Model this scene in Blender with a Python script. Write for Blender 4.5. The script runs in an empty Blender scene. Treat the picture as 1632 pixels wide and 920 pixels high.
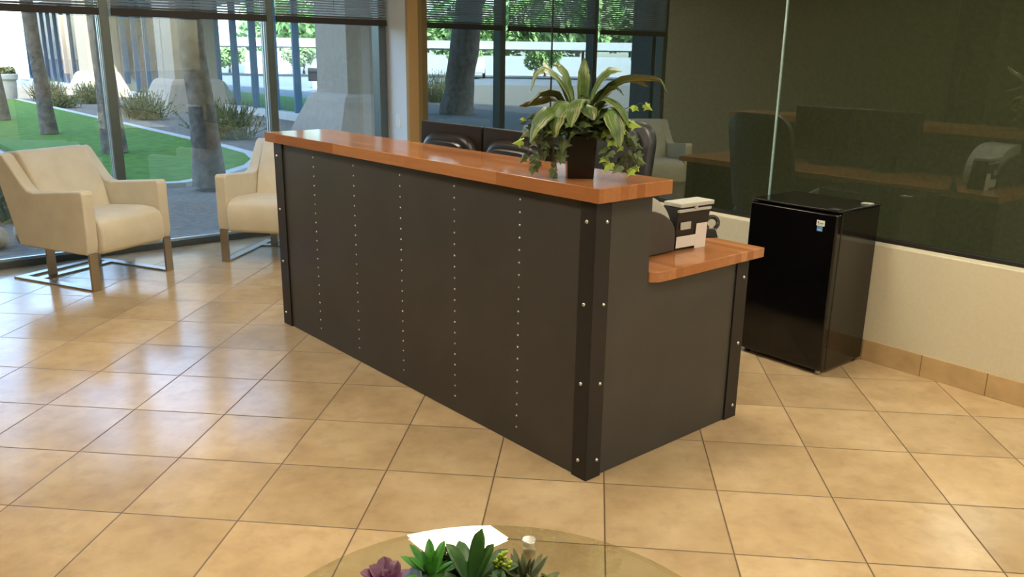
import bpy, bmesh, math, random
from mathutils import Vector, Matrix
random.seed(7)
S = bpy.context.scene
COL = S.collection
R = math.radians

# ------------------------------------------------------------------ helpers
class MB:
    """collects geometry for one mesh"""
    def __init__(s): s.v = []; s.f = []; s.uv = []; s.mi = []; s.cur = 0
    def add(s, vs, fs, uvs=None):
        o = len(s.v); s.v += [tuple(p) for p in vs]
        for i, f in enumerate(fs):
            s.f.append([o + k for k in f]); s.mi.append(s.cur)
            s.uv.append([uvs[k] for k in f] if uvs else [(0, 0)] * len(f))
        return s
    def box(s, x0, x1, y0, y1, z0, z1):
        return s.add([(x0,y0,z0),(x1,y0,z0),(x1,y1,z0),(x0,y1,z0),(x0,y0,z1),(x1,y0,z1),(x1,y1,z1),(x0,y1,z1)],
                     [(3,2,1,0),(4,5,6,7),(0,1,5,4),(1,2,6,5),(2,3,7,6),(3,0,4,7)])
    def hexa(s, b, t):
        """bottom quad b and top quad t, counter clockwise from above"""
        return s.add(list(b) + list(t), [(3,2,1,0),(4,5,6,7),(0,1,5,4),(1,2,6,5),(2,3,7,6),(3,0,4,7)])
    def prism(s, poly, z0, z1, ax='z'):
        n = len(poly)
        def P(a, b, c): return {'z': (a, b, c), 'x': (c, a, b), 'y': (b, c, a)}[ax]
        vs = [P(a, b, z0) for a, b in poly] + [P(a, b, z1) for a, b in poly]
        fs = [tuple(range(n - 1, -1, -1)), tuple(range(n, 2 * n))] + [(i, (i + 1) % n, n + (i + 1) % n, n + i) for i in range(n)]
        return s.add(vs, fs)
    def lathe(s, prof, n=24, c=(0,0,0)):
        vs = []
        for r, z in prof:
            for k in range(n):
                a = 2 * math.pi * k / n
                vs.append((c[0] + r * math.cos(a), c[1] + r * math.sin(a), c[2] + z))
        fs = []
        for i in range(len(prof) - 1):
            for k in range(n):
                k2 = (k + 1) % n
                fs.append((i*n+k, i*n+k2, (i+1)*n+k2, (i+1)*n+k))
        fs.append(tuple(range(n - 1, -1, -1))); fs.append(tuple((len(prof)-1)*n + k for k in range(n)))
        return s.add(vs, fs)
    def tube(s, pts, r, n=8):
        pts = [Vector(p) for p in pts]; m = len(pts); vs = []
        rr = r if isinstance(r, (list, tuple)) else [r] * m
        u = None
        for i, p in enumerate(pts):
            t = (pts[min(i+1, m-1)] - pts[max(i-1, 0)]).normalized()
            if u is None:
                u = t.cross(Vector((0,0,1)))
                if u.length < 1e-3: u = t.cross(Vector((1,0,0)))
            u = (u - t * u.dot(t)).normalized(); w = t.cross(u)
            for k in range(n):
                a = 2*math.pi*k/n; vs.append(p + (u*math.cos(a) + w*math.sin(a)) * rr[i])
        fs = [(i*n+k, i*n+(k+1)%n, (i+1)*n+(k+1)%n, (i+1)*n+k) for i in range(m-1) for k in range(n)]
        fs += [tuple(range(n-1,-1,-1)), tuple((m-1)*n+k for k in range(n))]
        return s.add(vs, fs)
    def leaf(s, pts, widths, side, fold=0.25):
        """strip leaf along pts; side = sideways direction; V folded; uv.x across, uv.y along"""
        pts = [Vector(p) for p in pts]; m = len(pts); vs = []; uvs = []
        side = Vector(side)
        for i, p in enumerate(pts):
            t = (pts[min(i+1, m-1)] - pts[max(i-1, 0)]).normalized()
            sd = (side - t * side.dot(t)).normalized(); nn = sd.cross(t)
            w = widths[i] / 2
            for k, a in enumerate((-1, -.5, 0, .5, 1)):
                vs.append(p + sd * w * a + nn * abs(a) * w * fold); uvs.append((a*.5+.5, i/(m-1)))
        fs = [(i*5+k, i*5+k+1, (i+1)*5+k+1, (i+1)*5+k) for i in range(m-1) for k in range(4)]
        return s.add(vs, fs, uvs)
    def xf(s, M):
        s.v = [tuple(M @ Vector(p)) for p in s.v]; return s
    def build(s, name, mat, parent=None, bevel=0, smooth=False, seg=2, sub=0):
        me = bpy.data.meshes.new(name); me.from_pydata(s.v, [], s.f); me.update()
        if any(any(q != (0,0) for q in u) for u in s.uv):
            l = me.uv_layers.new(name='UVMap'); i = 0
            for u in s.uv:
                for q in u: l.data[i].uv = q; i += 1
        for m in (mat if isinstance(mat, (list, tuple)) else [mat]): me.materials.append(m)
        for p, k in zip(me.polygons, s.mi): p.material_index = k
        return link(name, me, parent, bevel, smooth, seg, sub)

def link(name, me, parent=None, bevel=0, smooth=False, seg=2, sub=0):
    o = bpy.data.objects.new(name, me); COL.objects.link(o)
    if smooth or bevel:
        for p in me.polygons: p.use_smooth = True
    if bevel:
        b = o.modifiers.new('bevel', 'BEVEL'); b.width = bevel; b.segments = seg; b.limit_method = 'ANGLE'; b.angle_limit = R(35)
        b.harden_normals = True
    if sub:
        m = o.modifiers.new('sub', 'SUBSURF'); m.levels = sub; m.render_levels = sub
    if smooth and not bevel and not sub:
        me.set_sharp_from_angle(angle=R(40))
    if parent: o.parent = parent
    return o

def tag(o, label, cat, group=None):
    o['label'] = label; o['category'] = cat
    if group: o['group'] = group
    return o
def thing(name, label, cat, loc=(0,0,0), rz=0, group=None):
    o = bpy.data.objects.new(name, None); COL.objects.link(o); o.location = loc; o.rotation_euler = (0,0,rz)
    o.empty_display_size = .1
    return tag(o, label, cat, group)
def struct(o, parent=None):
    o['kind'] = 'structure'; return o
def dup(root, loc, rz, label, group=None, scale=None):
    r = root.copy(); COL.objects.link(r); r.location = loc; r.rotation_euler = (0,0,rz); r['label'] = label
    if group: r['group'] = group
    if scale: r.scale = scale
    for ch in list(root.children):
        c = ch.copy(); COL.objects.link(c); c.parent = r
        for g in ch.children:
            d = g.copy(); COL.objects.link(d); d.parent = c
    return r

# ------------------------------------------------------------------ materials
def srgb(r, g, b):
    f = lambda c: (c/12.92 if c <= .04045 else ((c+.055)/1.055)**2.4)
    return (f(r/255), f(g/255), f(b/255), 1)
class NT:
    def __init__(s, name):
        s.m = bpy.data.materials.new(name); s.m.use_nodes = True; s.t = s.m.node_tree
        s.b = s.t.nodes['Principled BSDF']; s.out = s.t.nodes['Material Output']
    def n(s, typ, **kw):
        x = s.t.nodes.new(typ)
        for k, v in kw.items():
            if k in x.inputs: x.inputs[k].default_value = v
            else: setattr(x, k, v)
        return x
    def l(s, a, b): s.t.links.new(a, b)
    def math(s, op, a, b=None, c=None):
        x = s.n('ShaderNodeMath', operation=op)
        for i, q in enumerate((a, b, c)):
            if q is None: continue
            if isinstance(q, (int, float)): x.inputs[i].default_value = q
            else: s.l(q, x.inputs[i])
        return x.outputs[0]
    def ramp(s, fac, stops):
        r = s.n('ShaderNodeValToRGB'); e = r.color_ramp.elements
        while len(e) < len(stops): e.new(.5)
        for k, (p, c) in enumerate(stops): e[k].position = p; e[k].color = c
        s.l(fac, r.inputs[0]); return r.outputs[0]
    def mix(s, fac, a, b, blend='MIX'):
        x = s.n('ShaderNodeMix', data_type='RGBA', blend_type=blend)
        for i, q in ((0, fac), (6, a), (7, b)):
            if isinstance(q, (int, float, tuple)): x.inputs[i].default_value = q
            else: s.l(q, x.inputs[i])
        return x.outputs[2]
    def noise(s, vec, scale, detail=4, rough=.55):
        x = s.n('ShaderNodeTexNoise', Scale=scale, Detail=detail, Roughness=rough)
        if vec is not None: s.l(vec, x.inputs['Vector'])
        return x.outputs[0]
    def bump(s, h, strength=.2, dist=.01):
        x = s.n('ShaderNodeBump', Strength=strength, Distance=dist); s.l(h, x.inputs['Height']); s.l(x.outputs[0], s.b.inputs['Normal'])

def simple(name, col, rough=.5, metal=0, spec=.5, var=.12, vscale=30, bump=0, bscale=200, coat=0, emit=None):
    t = NT(name); co = t.n('ShaderNodeTexCoord').outputs['Object']
    nz = t.noise(co, vscale)
    dark = tuple(c*(1-var) for c in col[:3]) + (1,); lite = tuple(min(1, c*(1+var)) for c in col[:3]) + (1,)
    t.l(t.ramp(nz, [(.3, dark), (.7, lite)]), t.b.inputs['Base Color'])
    t.b.inputs['Roughness'].default_value = rough; t.b.inputs['Metallic'].default_value = metal
    t.b.inputs['Specular IOR Level'].default_value = spec; t.b.inputs['Coat Weight'].default_value = coat
    if bump: t.bump(t.noise(co, bscale, 2), bump, .002)
    return t.m

def wood_mat():
    t = NT('butcher_block'); tc = t.n('ShaderNodeTexCoord').outputs['Object']
    sp = t.n('ShaderNodeSeparateXYZ'); t.l(tc, sp.inputs[0])
    # staves run along local y, 42 mm wide, lengths staggered
    xi = t.math('FLOOR', t.math('DIVIDE', sp.outputs[0], .042)); 
    off = t.n('ShaderNodeTexWhiteNoise', noise_dimensions='1D'); t.l(xi, off.inputs['W'])
    yy = t.math('ADD', sp.outputs[1], t.math('MULTIPLY', off.outputs[0], .7))
    yi = t.math('FLOOR', t.math('DIVIDE', yy, .62))
    cb = t.n('ShaderNodeCombineXYZ'); t.l(xi, cb.inputs[0]); t.l(yi, cb.inputs[1])
    wn = t.n('ShaderNodeTexWhiteNoise', noise_dimensions='3D'); t.l(cb.outputs[0], wn.inputs[0])
    base = t.ramp(wn.outputs[0], [(0, srgb(148,94,54)), (.35, srgb(165,108,66)), (.75, srgb(171,115,72)), (1, srgb(186,131,88))])
    mp = t.n('ShaderNodeMapping'); mp.inputs['Scale'].default_value = (40, 2.2, 40); t.l(tc, mp.inputs[0])
    add = t.n('ShaderNodeVectorMath', operation='ADD'); t.l(mp.outputs[0], add.inputs[0]); t.l(wn.outputs[1], add.inputs[1])
    g = t.noise(add.outputs[0], 1.6, 6, .6)
    c = t.mix(t.math('MULTIPLY', t.ramp(g, [(.35, (0,0,0,1)), (.75, (1,1,1,1))]), .25), base, srgb(126,72,40))
    kn = t.noise(tc, 3.2, 2); knm = t.ramp(kn, [(.66, (0,0,0,1)), (.74, (1,1,1,1))])
    c = t.mix(t.math('MULTIPLY', knm, .45), c, srgb(98,54,32))
    t.l(c, t.b.inputs['Base Color']); t.b.inputs['Roughness'].default_value = .13; t.b.inputs['Specular IOR Level'].default_value = .5
    return t.m

def tile_mat():
    t = NT('travertine_tile'); pos = t.n('ShaderNodeTexCoord').outputs['Object']
    sc = t.n('ShaderNodeVectorMath', operation='SCALE'); sc.inputs['Scale'].default_value = 1/.4064; t.l(pos, sc.inputs[0])
    fl = t.n('ShaderNodeVectorMath', operation='FLOOR'); t.l(sc.outputs[0], fl.inputs[0])
    fr = t.n('ShaderNodeVectorMath', operation='FRACTION'); t.l(sc.outputs[0], fr.inputs[0])
    sp = t.n('ShaderNodeSeparateXYZ'); t.l(fr.outputs[0], sp.inputs[0])
    ex = t.math('ABSOLUTE', t.math('SUBTRACT', sp.outputs[0], .5)); ey = t.math('ABSOLUTE', t.math('SUBTRACT', sp.outputs[1], .5))
    d = t.math('MAXIMUM', ex, ey); grout = t.ramp(d, [(.4915, (0,0,0,1)), (.4945, (1,1,1,1))])
    fl2 = t.n('ShaderNodeVectorMath', operation='MULTIPLY'); fl2.inputs[1].default_value = (1,1,0); t.l(fl.outputs[0], fl2.inputs[0])
    wn = t.n('ShaderNodeTexWhiteNoise', noise_dimensions='3D'); t.l(fl2.outputs[0], wn.inputs[0])
    add = t.n('ShaderNodeVectorMath', operation='MULTIPLY_ADD'); t.l(wn.outputs[1], add.inputs[0]); add.inputs[1].default_value = (9,9,9); t.l(pos, add.inputs[2])
    n1 = t.noise(add.outputs[0], 3.2, 7, .62); n2 = t.noise(add.outputs[0], 11, 6, .65)
    base = t.ramp(n1, [(.25, srgb(168,140,104)), (.5, srgb(190,163,124)), (.75, srgb(204,180,142))])
    base = t.mix(t.math('MULTIPLY', t.ramp(n2, [(.5, (0,0,0,1)), (.75, (1,1,1,1))]), .35), base, srgb(150,122,90))
    tone = t.math('MULTIPLY_ADD', wn.outputs[0], .2, .88)
    h = t.n('ShaderNodeHueSaturation'); t.l(base, h.inputs['Color']); t.l(tone, h.inputs['Value'])
    c = t.mix(grout, h.outputs[0], srgb(98,74,50))
    t.l(c, t.b.inputs['Base Color'])
    t.l(t.math('MULTIPLY_ADD', grout, .5, t.math('MULTIPLY_ADD', n2, .14, .1)), t.b.inputs['Roughness'])
    t.b.inputs['Specular IOR Level'].default_value = .5
    t.bump(t.math('SUBTRACT', t.math('MULTIPLY', n1, .12), grout), .25, .002)
    return t.m

def glass_mat(name, tint, r0, refl=(1,1,1,1), kmax=1.0, rough=0, linear=False):
    t = NT(name); t.t.nodes.remove(t.b)
    lw = t.n('ShaderNodeLayerWeight', Blend=.5)
    p5 = t.math('POWER', lw.outputs['Facing'], 5.0)
    if linear: p5 = lw.outputs['Facing']
    f = t.math('MULTIPLY_ADD', p5, kmax - r0, r0)
    tr = t.n('ShaderNodeBsdfTransparent', Color=tint); gl = t.n('ShaderNodeBsdfGlossy', Color=refl, Roughness=rough)
    mx = t.n('ShaderNodeMixShader'); t.l(f, mx.inputs[0]); t.l(tr.outputs[0], mx.inputs[1]); t.l(gl.outputs[0], mx.inputs[2])
    t.l(mx.outputs[0], t.out.inputs[0]); return t.m

def emit_mat(name, col, strength):
    t = NT(name); t.b.inputs['Base Color'].default_value = (.8,.8,.8,1)
    tc = t.n('ShaderNodeTexCoord').outputs['Object']; nz = t.noise(tc, 7, 2)
    t.l(t.ramp(nz, [(.3, tuple(c*.9 for c in col[:3])+(1,)), (.7, col)]), t.b.inputs['Emission Color'])
    t.b.inputs['Emission Strength'].default_value = strength; return t.m

def leaf_mat(name, green, dark, cream=None, rough=.4, stripes=14):
    t = NT(name); uv = t.n('ShaderNodeTexCoord').outputs['UV']; oc = t.n('ShaderNodeTexCoord').outputs['Object']
    c = t.ramp(t.noise(oc, 18, 3), [(.3, dark), (.7, green)])
    if cream:
        mp = t.n('ShaderNodeMapping'); mp.inputs['Scale'].default_value = (stripes, 2.0, 1); t.l(uv, mp.inputs[0])
        off = t.n('ShaderNodeVectorMath', operation='ADD'); t.l(mp.outputs[0], off.inputs[0]); t.l(oc, off.inputs[1])
        nz = t.noise(off.outputs[0], 1.0, 3, .6)
        c = t.mix(t.ramp(nz, [(.50, (0,0,0,1)), (.66, (1,1,1,1))]), c, cream)
    t.l(c, t.b.inputs['Base Color']); t.b.inputs['Roughness'].default_value = rough
    t.b.inputs['Specular IOR Level'].default_value = .35
    return t.m

M = {}
M['tile'] = tile_mat(); M['wood'] = wood_mat()
M['steel'] = simple('blackened_steel_panel', srgb(71,69,66), .42, .3, .4, .08, 4)
M['angle'] = simple('black_steel_angle', srgb(46,43,42), .45, .3, .35, .08, 6)
M['bolt'] = simple('zinc_bolt', srgb(215,213,205), .25, .9, .5, .05)
M['rivet'] = simple('aluminium_rivet', srgb(205,203,195), .35, .7, .5, .05)
M['wall'] = simple('painted_wall', srgb(204,196,170), .8, 0, .2, .03, 60, .12, 420)
M['wall_l'] = simple('grey_beige_wall', srgb(166,164,148), .8, 0, .2, .03, 60, .12, 420)
M['wallwhite'] = simple('pale_wall_paint', srgb(214,216,214), .8, 0, .2, .02, 60, .1, 420)
M['tan'] = simple('warm_lit_wall', srgb(172,140,96), .8, 0, .2, .03, 60)  # same wall, with the warm room light put into its colour
M['ceil'] = simple('ceiling_tile', srgb(205,200,188), .9, 0, .1, .03, 90, .2, 300)
M['base'] = simple('travertine_base', srgb(186,158,114), .35, 0, .45, .14, 7)
M['dark_frame'] = simple('dark_bronze_frame', srgb(44,40,38), .4, .4, .4, .06)
M['alu'] = simple('bronze_anodised_mullion', srgb(92,98,96), .35, .6, .5, .05)
M['alu_lit'] = simple('clear_anodised_trim', srgb(205,214,214), .35, .5, .5, .04)
M['win'] = glass_mat('tinted_window_glass', (.80,.92,.96,1), .11)
M['mirror'] = glass_mat('dark_reflective_glass', (.47,.49,.41,1), .06, (.82,.95,.94,1), .92, 0, True)
M['tglass'] = glass_mat('table_glass', (.90,.92,.86,1), .06)
M['tedge'] = glass_mat('glass_edge', (.86,.86,.78,1), .05)
M['joint'] = simple('polished_glass_edge', srgb(178,205,200), .12, .3, .8, .1)
M['slat'] = simple('blind_slat', srgb(176,180,176), .45, .2, .4, .03)
M['rail'] = simple('blind_rail', srgb(48,44,42), .5, .1, .3, .06)
M['cream'] = None
def fabric():
    t = NT('cream_upholstery'); oc = t.n('ShaderNodeTexCoord').outputs['Object']
    a = t.noise(oc, 420, 2); b = t.noise(oc, 6, 3)
    c = t.ramp(b, [(.3, srgb(208,198,176)), (.7, srgb(220,211,190))])
    c = t.mix(t.math('MULTIPLY', a, .25), c, srgb(186,174,150)); t.l(c, t.b.inputs['Base Color'])
    t.b.inputs['Roughness'].default_value = .9; t.b.inputs['Specular IOR Level'].default_value = .15
    t.b.inputs['Sheen Weight'].default_value = .15; t.bump(a, .25, .001); return t.m
M['cream'] = fabric()
M['brushed'] = simple('brushed_steel', srgb(176,168,154), .28, .95, .5, .05, 90)
M['blackgloss'] = simple('glossy_black_enamel', srgb(10,9,10), .07, 0, .5, .2, 8)
M['blackside'] = simple('black_enamel_side', srgb(20,18,17), .13, 0, .6, .15, 20)
M['blackplas'] = simple('black_plastic', srgb(30,25,24), .35, 0, .45, .08, 40)
M['leather'] = simple('black_leather', srgb(34,33,32), .38, 0, .45, .12, 50, .3, 260)
M['charcoal'] = simple('charcoal_plastic', srgb(72,66,62), .5, 0, .35, .05)
M['lgrey'] = simple('light_grey_plastic', srgb(176,174,164), .4, 0, .4, .04)
M['paper'] = simple('white_paper', srgb(218,210,200), .7, 0, .2, .03)
M['stickw'] = simple('white_sticker', srgb(226,222,206), .5, 0, .3, .03)
M['stickb'] = simple('blue_sticker', srgb(86,138,186), .5, 0, .3, .1)
M['ink'] = simple('dark_print', srgb(90,84,74), .6, 0, .2, .02)
M['white'] = simple('white_plastic', srgb(226,226,222), .4, 0, .4, .02)
M['pot'] = simple('gloss_black_pot', srgb(14,13,13), .12, 0, .5, .2)
M['lily'] = leaf_mat('variegated_leaf', srgb(88,116,50), srgb(54,80,34), srgb(158,158,116), .42)
M['ivy'] = leaf_mat('ivy_leaf', srgb(98,114,66), srgb(46,60,32), None, .45)
M['ivyl'] = leaf_mat('young_ivy_leaf', srgb(160,180,70), srgb(120,150,50), None, .45)
M['stem'] = simple('plant_stem', srgb(70,72,42), .6)
M['soil'] = simple('potting_moss', srgb(48,40,28), .95, 0, .1, .3, 40)
M['agave'] = leaf_mat('agave_leaf', srgb(62,100,40), srgb(40,72,36), None, .4)
M['purple'] = leaf_mat('purple_rosette_leaf', srgb(118,72,96), srgb(78,44,66), None, .4)
M['bluegreen'] = leaf_mat('blue_rosette_leaf', srgb(96,104,130), srgb(62,74,92), None, .4)
M['bright'] = leaf_mat('bright_green_leaf', srgb(72,138,44), srgb(40,96,30), None, .4)
M['olive'] = leaf_mat('olive_spiky_leaf', srgb(96,104,62), srgb(58,62,40), None, .5)
M['sedum'] = leaf_mat('yellow_sedum_leaf', srgb(172,184,60), srgb(128,150,40), None, .4)

# ------------------------------------------------------------------ frames of the room
def V2(a): return Vector((math.cos(R(a)), math.sin(R(a)), 0))
PD = V2(45.6); QD = Vector((-PD.y, PD.x, 0))           # along the window wall (towards the corner) / outwards
GD = V2(-45.4); GN = Vector((GD.y, -GD.x, 0))           # along the glass wall (towards the viewer) / into the room
W0 = Vector((-2.608, 2.563, 0))                         # start of the window line
G0 = Vector((3.25, 1.245, 0))
def win(s, d=0, z=0): return W0 + PD*s + QD*d + Vector((0,0,z))
# corner: intersection of both lines
_m = Matrix(((PD.x, -GD.x), (PD.y, -GD.y))).inverted() @ Vector((G0.x - W0.x, G0.y - W0.y))
SC, TC = _m[0], _m[1]
def gw(t, d=0, z=0): return G0 + GD*t + GN*d + Vector((0,0,z))
T0 = TC                                                  # glass wall runs from T0 (corner) to T1
T1 = T0 + 11.0
SL = -11.0                                                # left end of the room along the window line
H = 2.75
SILL = .614

def slab(name, mat, fr, a0, a1, d0, d1, z0, z1, parent=None, bevel=0, **k):
    """box in frame fr (win or gw)"""
    b = [fr(a0,d0,z0), fr(a1,d0,z0), fr(a1,d1,z0), fr(a0,d1,z0)]
    t = [p + Vector((0,0,z1-z0)) for p in b]
    mb = MB()
    if (b[1]-b[0]).cross(b[3]-b[0]).z < 0: b.reverse(); t.reverse()
    mb.hexa(b, t); return mb.build(name, mat, parent, bevel, **k)
def slabs(mb, fr, a0, a1, d0, d1, z0, z1):
    b = [fr(a0,d0,z0), fr(a1,d0,z0), fr(a1,d1,z0), fr(a0,d1,z0)]
    if (b[1]-b[0]).cross(b[3]-b[0]).z < 0: b.reverse()
    mb.hexa(b, [p + Vector((0,0,z1-z0)) for p in b])

# floor / ceiling polygons (parallelogram of the room)
A = win(SC); B = gw(T1); Cc = win(SL); Dd = Cc + (B - A)
def poly_slab(name, mat, pts, z0, z1, parent=None):
    mb = MB(); mb.prism([(p.x, p.y) for p in pts], z0, z1); return mb.build(name, mat, parent)
floor = struct(poly_slab('floor', M['tile'], [Cc, Dd, B, A], -.06, 0))
ceil = struct(poly_slab('ceiling', M['ceil'], [Cc - PD*.2 + QD*.2, Dd - PD*.2, B + GD*.2, A + QD*.2], H, H+.1))
# walls
struct(slab('wall_right', M['wall'], gw, T0 + .30, T1, 0, -.12, 0, SILL, None, .006))
struct(slab('trim_1', M['dark_frame'], gw, T0 + .31, T1, -.075, -.115, SILL, SILL + .018))
struct(slab('trim_2', M['dark_frame'], gw, T0 + .31, T1, -.075, -.115, H - .10, H))
# corner pier: pale return wall, its end coloured tan for warm room light
pier = MB(); slabs(pier, gw, T0 - .15, T0 + .30, .0, -.14, 0, H)
struct(pier.build('wall_back', M['wallwhite']))
struct(slab('trim_3', M['tan'], gw, T0 + .30, T0 + .345, .004, -.14, 0, H, None, .003))
# baseboard of stone tiles along the right wall
bb = struct(slab('baseboard_right', M['base'], gw, T0 + .35, T1, .011, 0, 0, .112, None, .002))
jm = MB()
for k in range(-13, 14):
    t_ = .009 + (-.076) + k * .3085 - .0
    slabs(jm, gw, t_ - .0015, t_ + .0015, .0114, .010, .001, .1125)
struct(jm.build('baseboard_joint', simple('stone_joint', srgb(90,68,44), .8), bb))
# interior glazing: three-plus frameless panes with butt joints
tj = [T0 + .345, T0 + 2.11, T0 + 4.015, T0 + 5.91, T0 + 7.84, T1]
for k in range(5):
    mb = MB(); a, b = tj[k] + .003, tj[k+1] - .003
    mb.add([gw(a, -.095, SILL+.018), gw(b, -.095, SILL+.018), gw(b, -.095, H-.1), gw(a, -.095, H-.1)], [(0,1,2,3)])
    w = struct(mb.build('window_%d' % (k+4), M['mirror']))
    if 0 < k:
        struct(slab('joint_seal', M['joint'] if k == 2 else M['dark_frame'], gw, tj[k] - (.005 if k == 2 else .0035), tj[k] + (.005 if k == 2 else .0035), -.090, -.102, SILL+.018, H-.1, w))
# dim office behind the glass
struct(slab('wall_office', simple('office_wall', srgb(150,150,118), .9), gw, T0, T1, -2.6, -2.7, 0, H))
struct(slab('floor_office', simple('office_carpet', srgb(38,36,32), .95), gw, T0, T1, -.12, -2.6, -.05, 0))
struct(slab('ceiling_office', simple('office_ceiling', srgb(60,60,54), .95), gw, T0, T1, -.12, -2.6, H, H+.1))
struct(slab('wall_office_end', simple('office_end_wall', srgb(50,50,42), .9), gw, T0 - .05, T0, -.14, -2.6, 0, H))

# window wall: mullions, sill and head; panes
MUL = [-.265, .845, 2.10]
mull_w = .065
for k, s0 in enumerate(MUL):
    e = MUL[k+1] if k < 2 else SC - .02
    fr = MB()
    slabs(fr, win, s0, s0 + mull_w, 0, .12, 0, H)                      # mullion
    slabs(fr, win, s0 + mull_w, e, 0.0, .12, 0, .055)                 # sill
    slabs(fr, win, s0 + mull_w, e, 0.0, .12, H - .06, H)
    if k == 2: slabs(fr, win, e - .075, e, 0.0, .12, .055, H - .06)
    w = struct(fr.build('window_%d' % (k+1), M['alu'], None, .004))
    lit = MB()
    slabs(lit, win, s0 - .004, s0, .035, .05, .055, H - .06); slabs(lit, win, s0 - .004, s0, .075, .09, .055, H - .06)
    slabs(lit, win, s0 + mull_w, e - (.075 if k == 2 else 0), .030, .055, .055, .066)
    struct(lit.build('glazing_bead', M['alu_lit'], w))
    mb = MB(); a, b = s0 + mull_w, e - (.075 if k == 2 else 0)
    mb.add([win(a, .085, .055), win(b, .085, .055), win(b, .085, H-.06), win(a, .085, H-.06)], [(0,1,2,3)])
    struct(mb.build('pane', M['win'], w))
# remaining room walls
struct(slab('wall_left', M['wall_l'], win, -7.3, -.265, 0, .14, 0, H))
struct(slab('wall_exterior', simple('exterior_pier', srgb(70,82,84), .7), win, -.90, -.25, .22, .55, -.1, H + .3))
struct(slab('wall_left_end', M['wall_l'], win, SL, -8.9, 0, .14, 0, H))
dr = struct(slab('door_1', simple('dark_door', srgb(40,44,46), .4), win, -8.9, -7.3, .05, .11, 0, H))
struct(slab('door_handle', M['brushed'], win, -7.65, -7.62, .0, .05, .8, 1.4, dr))
def plane_wall(name, P0, P1, out):
    n = (P1 - P0).normalized(); o = Vector((n.y, -n.x, 0)) * out
    mb = MB(); b = [P0, P1, P1 + o, P0 + o]
    if (b[1]-b[0]).cross(b[3]-b[0]).z < 0: b.reverse()
    mb.hexa(b, [p + Vector((0,0,H)) for p in b]); return struct(mb.build(name, M['wall']))
plane_wall('wall_front', Dd, B, .14); plane_wall('wall_west', Cc, Dd, .14)

# light switch on the pale pier
sw = thing('light_switch', 'white rocker light switch on the pale pier beside the windows', 'light switch', gw(T0 + .15, 0, .93), math.atan2(GD.y, GD.x))
mb = MB(); mb.box(-.036,.036,-.006,0,-.058,.058); mb.build('cover_plate', M['white'], sw, .002)
mb = MB(); mb.box(-.016,.016,-.010,-.006,-.033,.033); mb.build('rocker', M['white'], sw, .002)

# ------------------------------------------------------------------ blinds
for k, s0 in enumerate(MUL):
    a = s0 + mull_w + .01; b = (MUL[k+1] if k < 2 else SC - .03) - .01
    o = thing('window_blind', ['raised grey slatted blind over the leftmost window pane', 'raised grey slatted blind over the middle pane, behind the first armchair',
        'raised grey slatted blind over the window pane next to the pale pier'][k], 'blind', win((a+b)/2, -.035, 0), math.atan2(PD.y, PD.x), 'horizontal blinds on the lobby windows')
    L = (b - a)/2
    mb = MB(); mb.box(-L, L, -.018, .018, 1.752, 1.802); mb.build('bottom_rail', M['rail'], o, .003)
    mb = MB(); mb.box(-L, L, -.02, .02, H - .05, H - .002); mb.build('head_rail', M['slat'], o, .002)
    mb = MB(); z = 1.812
    while z < H - .055:
        ty = .0125 * math.cos(R(32)); tz = .0125 * math.sin(R(32))
        mb.add([(-L, -ty, z+tz), (L, -ty, z+tz), (L, 0, z+.0015), (-L, 0, z+.0015), (L, ty, z-tz), (-L, ty, z-tz)], [(0,1,2,3), (3,2,4,5)])
        z += .0205
    mb.build('slats', M['slat'], o)
    mb = MB()
    for x in (-L*.72, 0, L*.72): mb.tube([(x, -.016, 1.745), (x, -.016, H-.05)], .0012, 5)
    mb.build('ladder_cord', M['rail'], o)

# ------------------------------------------------------------------ ceiling lights
def cl(p, q): return Vector((PD.x*p - GD.x*q, PD.y*p - GD.y*q, 0))
M['lamp'] = emit_mat('lit_diffuser', (1, .91, .72, 1), 33)
e_ = Vector((-.7022, .712, 0)); p_ = Vector((.712, .7022, 0))
base_c = Vector((.63, 2.61, 0))
first = None
spots = []
for i in range(-1, 1):
    for j in range(-4, 1):
        spots.append((i, j))
for (i, j) in [(0,0)] + [s for s in spots if s != (0,0)]:
    c = base_c + p_ * (i * 2.44) + e_ * (j * 1.83)
    loc = (c.x, c.y, H)
    lab = 'lit square ceiling panel light above the reception desk, mirrored in the glass table' if (i, j) == (0,0) else 'lit square ceiling panel light in the lobby ceiling'
    if first is None:
        first = thing('ceiling_light', lab, 'ceiling light', loc, R(45), 'recessed ceiling lights')
        mb = MB()
        for (x0,x1,y0,y1) in ((-.305,.305,-.305,-.285),(-.305,.305,.285,.305),(-.305,-.285,-.285,.285),(.285,.305,-.285,.285)): mb.box(x0,x1,y0,y1,-.012,0)
        mb.build('frame', M['white'], first, .002)
        mb = MB(); mb.box(-.285,.285,-.285,.285,-.006,-.001); mb.build('diffuser', M['lamp'], first)
    else: dup(first, loc, R(45), lab)

# ------------------------------------------------------------------ reception desk
DK = Vector((1.557, .010, 0)); DA = R(46.4)
desk = thing('reception_desk', 'dark riveted steel reception desk with orange wood counter and lower side worktop', 'desk', DK, DA)
LY, LX = 2.43, .93
mb = MB(); mb.box(.004, .022, .004, LY-.004, .002, 1.036); mb.build('front_panel', M['steel'], desk, .001)
mb = MB(); mb.prism([(.022,.002),(LX-.004,.002),(LX-.004,.708),(.295,.708),(.295,1.036),(.022,1.036)], -.022, -.004, 'y')
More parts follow.
